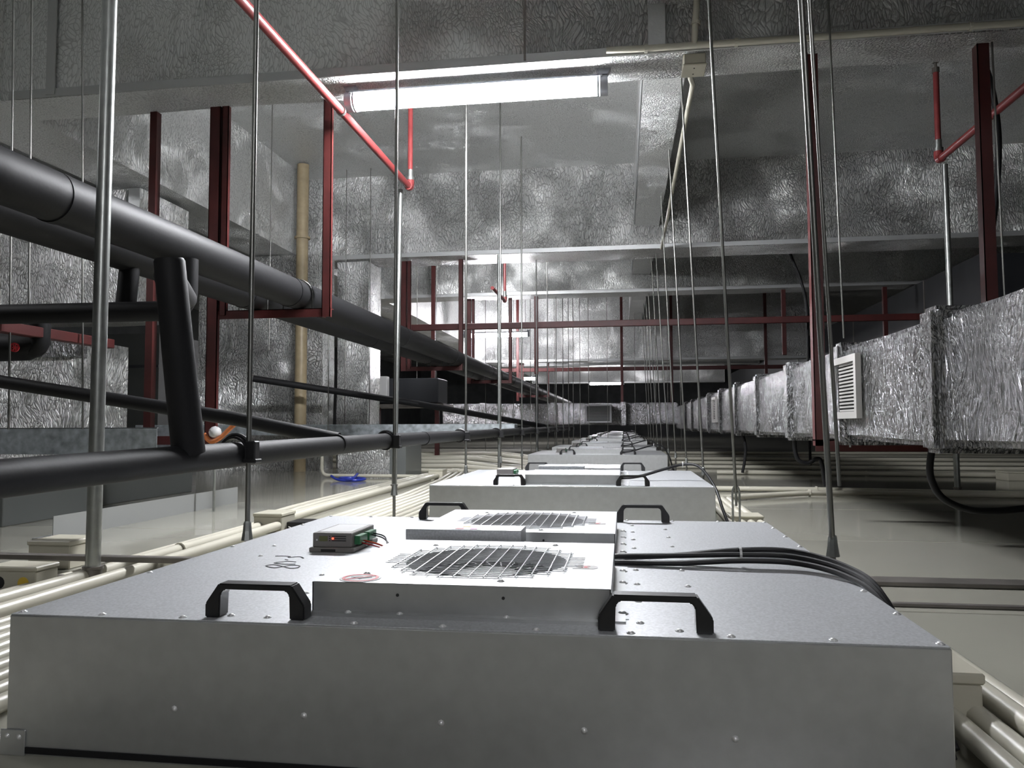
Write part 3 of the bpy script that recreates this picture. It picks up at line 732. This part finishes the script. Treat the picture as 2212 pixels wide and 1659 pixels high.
def standpipe(label, p0, p1, r, base=True):
    t = empty('standpipe', label, 'pipe', p0, 'galvanised standpipes')
    b = V(p1)-V(p0)
    obj('pipe', ntube([(0, 0, 0), b], r, 18), 'pipezinc', t, smooth=True)
    bm = bmesh.new(); ring(bm, (0, 0, .045), (0, 0, 1), r*.9, r+.007, .008, 20); tube(bm, [(0, 0, .0), (0, 0, .012), (0, 0, .040)], [r*.8, r+.004, r+.004], 16)
    obj('base_coupling', bm, 'bar', t, smooth=True)
    return t
standpipe('thick galvanised standpipe in the left foreground reaching the ceiling', (-1.444, 1.94, 0), (-1.432, 1.94, 2.98), .0195)
standpipe('galvanised standpipe ending at the left red sprinkler elbow', (-1.485, 4.87, 0), (-1.452, 4.87, 2.0), .017)
standpipe('galvanised standpipe below the right red sprinkler pipe', (2.0, 5.02, 0), (1.99, 5.02, 2.04), .017)
standpipe('slim galvanised standpipe just left of the row of units in mid distance', (-1.12, 6.9, 0), (-1.12, 6.9, 2.0), .014)
standpipe('grey standpipe in the far distance left of the units', (-1.3, 11.6, 0), (-1.3, 11.6, 1.7), .02)

# ---------------------------------------------------------------- cream conduits
def conduit(label, P, r, group, clips=(), cat='conduit'):
    t = empty('conduit', label, cat, P[0], group); o = V(P[0]); Q = [V(p)-o for p in P]
    obj('tube', ntube(Q, r, 10), 'pvc', t, smooth=True)
    for c in clips:
        a = min(range(len(Q)-1), key=lambda i: (Q[i]-V(c)+o).length)
        obj('saddle_clip', ring(bmesh.new(), V(c)-o, Q[a+1]-Q[a], r, r+.005, .014, 12), 'pvc', t)
    return t
for i, (P, rad) in enumerate((([(-1.365, -1, .024), (-1.37, 1.8, .024), (-1.385, 2.95, .03)], .0175),
                              ([(-1.455, -1, .024), (-1.46, 2.6, .024), (-1.50, 3.9, .024), (-1.50, 6.3, .024), (-1.38, 7.6, .024)], .0185),
                              ([(-1.52, -1, .018), (-1.525, 2.6, .018), (-1.565, 3.9, .018), (-1.56, 6.3, .018), (-1.44, 7.6, .018)], .0125),
                              ([(-1.45, 3.06, .03), (-1.54, 3.3, .02), (-1.62, 3.9, .018), (-1.61, 6.3, .018), (-1.49, 7.6, .018)], .0125),
                              ([(-1.47, 3.07, .03), (-1.60, 3.3, .02), (-1.675, 3.9, .018), (-1.66, 6.3, .018), (-1.54, 7.6, .018)], .0125))):
    conduit('cream conduit of the outer left floor run, %s from the units' % ORD[i].replace('nearest', 'first'), smoothpath(P, 5), rad, 'outer left floor conduits',
            [(P[0][0], 2.1+.28*i, P[0][2])] if i < 2 else [])
for i in range(9):
    x = -.925-.046*i
    conduit('cream conduit of the inner left floor run, %s from the units' % ORD[i].replace('nearest', 'first'), [(x, -1, .018), (x, 4.4, .018), (x-.08, 5.6, .018), (x-.2, 6.6, .018)], .0135, 'inner left floor conduits')
for i in range(4):
    x = .440+.037*i
    conduit('cream conduit on the floor at the right of the units, %s from the units' % ORD[i].replace('nearest', 'first'), [(x, -1, .028+.012*(i == 2)), (x, 1.2, .028+.012*(i == 2)), (x, 3.3, .025), (x+.02, 4.4, .02)], (.015, .0165, .0165, .0165)[i], 'right floor conduits')
for i in range(16):
    y = 6.9+.20*i; z = .02+.03*(i % 3)
    conduit('cream conduit in the tangled heap crossing the far left floor', ([(-4.6, y+.25*math.sin(i), z)] if y > 8.3 else []) + [(-2.45, y+.1*math.cos(i*2), z), (-1.5, y-.15+.12*math.sin(i*3), z+.01), (-.88, y-.35+.1*math.sin(i*5), .02)], .018+.004*(i % 2), 'far left heap of conduits')
for i, (P, r) in enumerate((([(.46, 4.42, .02), (1.1, 4.85, .02), (2.27, 4.82, .02), (6, 4.75, .02)], .016), ([(.5, 5.13, .02), (1.2, 5.10, .02), (2.3, 4.92, .02), (6, 4.86, .02)], .016),
                           ([(.8, 6.9, .02), (2, 6.8, .02), (6, 6.3, .02)], .018), ([(.5, 7.8, .02), (6, 7.5, .02)], .018), ([(.5, 8.6, .02), (6, 8.4, .02)], .018), ([(.5, 9.6, .02), (6, 9.5, .02)], .02), ([(.5, 11.6, .02), (6, 11.6, .02)], .02))):
    conduit('cream conduit crossing the right floor, %s from the camera' % ORD[i], P, r, 'right cross conduits', [P[1]])
conduit('cream conduit clipped along the lower edge of the lit beam, right of the tube light', [(-.06, 3.475, 2.155), (.13, 3.475, 2.15), (.94, 3.475, 2.145), (3.6, 3.475, 2.14)], .015, 'ceiling conduits', [(.12, 3.475, 2.15), (.52, 3.475, 2.148), (1.5, 3.475, 2.143)])
conduit('cream conduit rising over the face of the lit beam to the top edge', [(.335, 3.475, 2.15), (.352, 3.47, 2.38), (.37, 3.47, 2.97)], .0155, 'ceiling conduits', [(.345, 3.472, 2.25)])
conduit('cream conduit running away along the ceiling joist from the junction box', [(.335, 3.62, 2.118), (.345, 3.80, 2.15), (.375, 4.0, 2.20), (.375, 5.2, 2.17), (.375, 6.4, 2.13), (.375, 7.4, 2.12)], .0135, 'ceiling conduits')
t = empty('junction_box', 'cream junction box under the lit beam where the ceiling conduits meet', 'junction box', (.34, 3.57, 2.08))
obj('box_body', nbox(-.05, .05, -.06, .06, 0, .05, bev=.004), 'box', t); obj('box_lid', nbox(-.054, .054, -.064, .064, -.008, 0, bev=.003), 'box', t)
for s in (-.03, .03): obj('screw', ntube([(0, s, -.009), (0, s, -.008)], .004, 8), 'hole', t)
def jbox(label, x, y, sx, sy, sz, holes=0, z=0.0):
    t = empty('junction_box', label, 'junction box', (x, y, z), 'floor junction boxes')
    obj('box_body', nbox(-sx/2, sx/2, -sy/2, sy/2, 0, sz*.82, bev=.003), 'box', t)
    obj('box_lid', nbox(-sx/2-.003, sx/2+.003, -sy/2-.003, sy/2+.003, sz*.82, sz, bev=.003), 'box', t)
    for k in range(holes):
        obj('knockout', ntube([(-sx/4+sx/2*k, -sy/2-.001, sz*.4), (-sx/4+sx/2*k, -sy/2+.001, sz*.4)], .016, 14), 'hole' if k == 0 else 'yellow', t)
    return t
jbox('cream junction box at the far left of the floor, just behind the dark bar', -1.73, 2.19, .14, .13, .085)
jbox('cream junction box with black and yellow openings before the left dark bar', -1.57, 1.84, .14, .08, .070, 2)
jbox('cream junction box on the outer left conduits beside the small black adapter', -1.43, 3.02, .12, .13, .078)
jbox('cream junction box farther along the outer left conduits', -1.52, 6.2, .12, .16, .075)
jbox('cream junction box at the lower right corner beside the nearest unit', .425, 1.215, .118, .12, .088)
jbox('cream junction box at the right between the first two units', .50, 3.36, .13, .13, .055)
jbox('pinkish cream junction box on the far right floor', 3.0, 6.4, .26, .2, .07)
t = empty('adapter', 'small black adapter with a white lead on the outer left conduits', 'adapter', (-1.315, 3.05, .012))
obj('adapter_body', nbox(-.05, .05, -.06, .06, 0, .028, bev=.003), 'plastic', t)
obj('lead', ntube(smoothpath([(-.05, -.05, .01), (.02, -.10, .0), (.10, -.04, -.01), (.16, .03, .0), (.05, .06, .012)]), .0028, 6), 'label', t, smooth=True)
o = obj('cable_coil', ntube(smoothpath([(-2.30, 5.85, .035), (-2.2, 5.75, .012), (-2.05, 5.72, .012), (-2.02, 5.85, .014), (-2.15, 5.92, .018), (-2.22, 5.82, .02), (-2.08, 5.70, .022), (-2.10, 5.9, .05)]), .010, 8), 'blue', smooth=True)
tag(o, 'small coil of blue plastic tubing on the floor before the low foil box', 'tubing')
conduit('cream conduit standing beside the tan tube and elbowing along the floor', filletpath([(-2.50, 6.15, .34), (-2.50, 6.15, .02), (-1.55, 6.1, .02)], .06), .014, None)

# dark bars across the floor
o = obj('floor_bar', nbox(-3.2, -.86, 1.985, 2.012, .052, .068, bev=.002), 'bar'); tag(o, 'dark metal bar crossing over the conduits at the left of the nearest unit', 'bar')
o = obj('floor_bar', nbox(.37, 9, 2.185, 2.265, .0, .012, bev=.002), 'bar'); tag(o, 'wide dark floor bar at the right of the nearest unit', 'bar')
o = obj('floor_bar', nbox(.37, 9, 1.945, 1.968, .0, .008, bev=.002), 'bar'); tag(o, 'narrow dark floor bar at the right of the nearest unit', 'bar')
o = obj('floor_bar', nbox(-1.95, -1.46, 1.88, 1.895, .02, .034, bev=.002), 'bar'); tag(o, 'thin short dark bar meeting the foot of the thick standpipe', 'bar')

# ---------------------------------------------------------------- black hoses
def hose(label, P, r):
    o = obj('black_hose', ntube(smoothpath(P, 8), r, 12), 'cable', smooth=True); tag(o, label, 'hose')
hose('black hose drooping from under the right foil duct to the picture edge', [(1.13, 3.0, .39), (1.11, 3.0, .323), (1.105, 3.0, .239), (1.142, 3.0, .164), (1.226, 3.0, .123), (1.319, 3.0, .118), (1.442, 3.0, .131), (1.8, 3.0, .17)], .0125)
hose('smaller black hose drooping under the duct in mid distance', [(1.06, 5.0, .38), (1.055, 5.0, .28), (1.075, 5.0, .21), (1.13, 5.0, .19), (1.177, 5.0, .215), (1.21, 5.0, .20), (1.23, 5.0, .05)], .0125)
hose('black cable bowing down behind the red upright at the upper right', [(1.72, 4.1, 2.6), (1.80, 4.1, 2.33), (1.855, 4.1, 2.15), (1.882, 4.1, 1.862), (1.855, 4.1, 1.532), (1.814, 4.1, 1.253), (1.79, 4.1, .85)], .0145)
hose('black cable hanging below the second beam on the right', [(1.70, 8.3, 2.5), (1.754, 8.3, 2.21), (1.841, 8.3, 1.963), (1.90, 8.3, 1.669), (1.902, 8.3, 1.185), (1.9, 8.3, .4), (1.9, 8.3, .01)], .014)
hose('black hose dropping under the duct in the distance', [(1.0, 6.8, .38), (1.03, 6.8, .25), (1.02, 6.8, .12), (1.0, 6.8, .02)], .012)

# ---------------------------------------------------------------- tube lights
def lamp(label, x0, x1, y, z, m, hang=None, r=.046):
    t = empty('tube_light', label, 'light', ((x0+x1)/2, y, z), 'tube lights')
    h = (x1-x0)/2
    P = [(-h+.02, 0, 0), (h-.02, 0, 0)]
    obj('diffuser', ntube(P, r, 20), m, t, smooth=True)
    sh = bmesh.new(); A = []
    for q in range(13):      # opaque gear tray over the top of the tube
        a = math.radians(32+116*q/12)
        A.append([sh.verts.new((x, math.cos(a)*rr_, math.sin(a)*rr_)) for x, rr_ in ((-h+.01, r+.003), (h-.01, r+.003), (h-.01, r+.008), (-h+.01, r+.008))])
    for B, C_ in zip(A, A[1:]):
        for q in range(4): sh.faces.new((B[q], B[(q+1) % 4], C_[(q+1) % 4], C_[q]))
    sh.faces.new(A[0]); sh.faces.new(A[-1][::-1])
    obj('gear_tray', sh, 'lampbody', t)
    for s in (-1, 1):
        bm = bmesh.new(); tube(bm, [(s*(h-.022), 0, 0), (s*(h+.014), 0, 0)], r+.003, 20)
        ring(bm, (s*(h-.03), 0, 0), (1, 0, 0), r, r+.004, .010, 20)
        obj('end_cap', bm, 'lampbody', t, smooth=True)
        b = bmesh.new(); prism(b, [(s*(h-.005)-.018, r), (s*(h-.005)+.018, r), (s*(h-.005)+.035, r+.030), (s*(h-.005)-.035, r+.030)], 'y', -.02, .02)
        obj('mounting_clip', b, 'lampbody', t)
        if hang: obj('suspension_rod', ntube([(s*(h-.06), 0, r), (s*(h-.06), 0, hang-z)], .004, 6), 'steel', t)
    return t
lamp('glowing tube light mounted under the near beam, the brightest thing in view', -1.345, -.072, 3.62, 2.056, 'tube')
lamp('tube light in the distance left of centre, behind the hanger rods', -2.86, -1.68, 13.7, 2.08, 'tubefar', 2.98)
lamp('tube light far away above the cross duct grille', -1.05, .02, 24.0, 1.73, 'tubefar', 2.98)
lamp('small far tube light half hidden by the thick pipes', -2.9, -2.1, 18.6, 1.58, 'tubefar', 2.98)
lamp('unseen fill tube added behind the second beam to light the bay beyond it', -1.9, -1.1, 8.2, 2.50, 'tubefill', 2.98)  # added out of sight to lift the dark bay and third beam
lamp('unseen fill tube added outside the view at the left to brighten foil ducts', -5.2, -4.2, 2.4, 2.60, 'tubefill', 2.98)  # extra lamp put in beyond the frame to brighten the left foil
lamp('unseen fill tube added behind the camera to brighten the near beam face', 0.1, 1.36, -2.6, 2.30, 'tubefill', 2.98)  # off-camera lamp added to lift the foil facing the camera
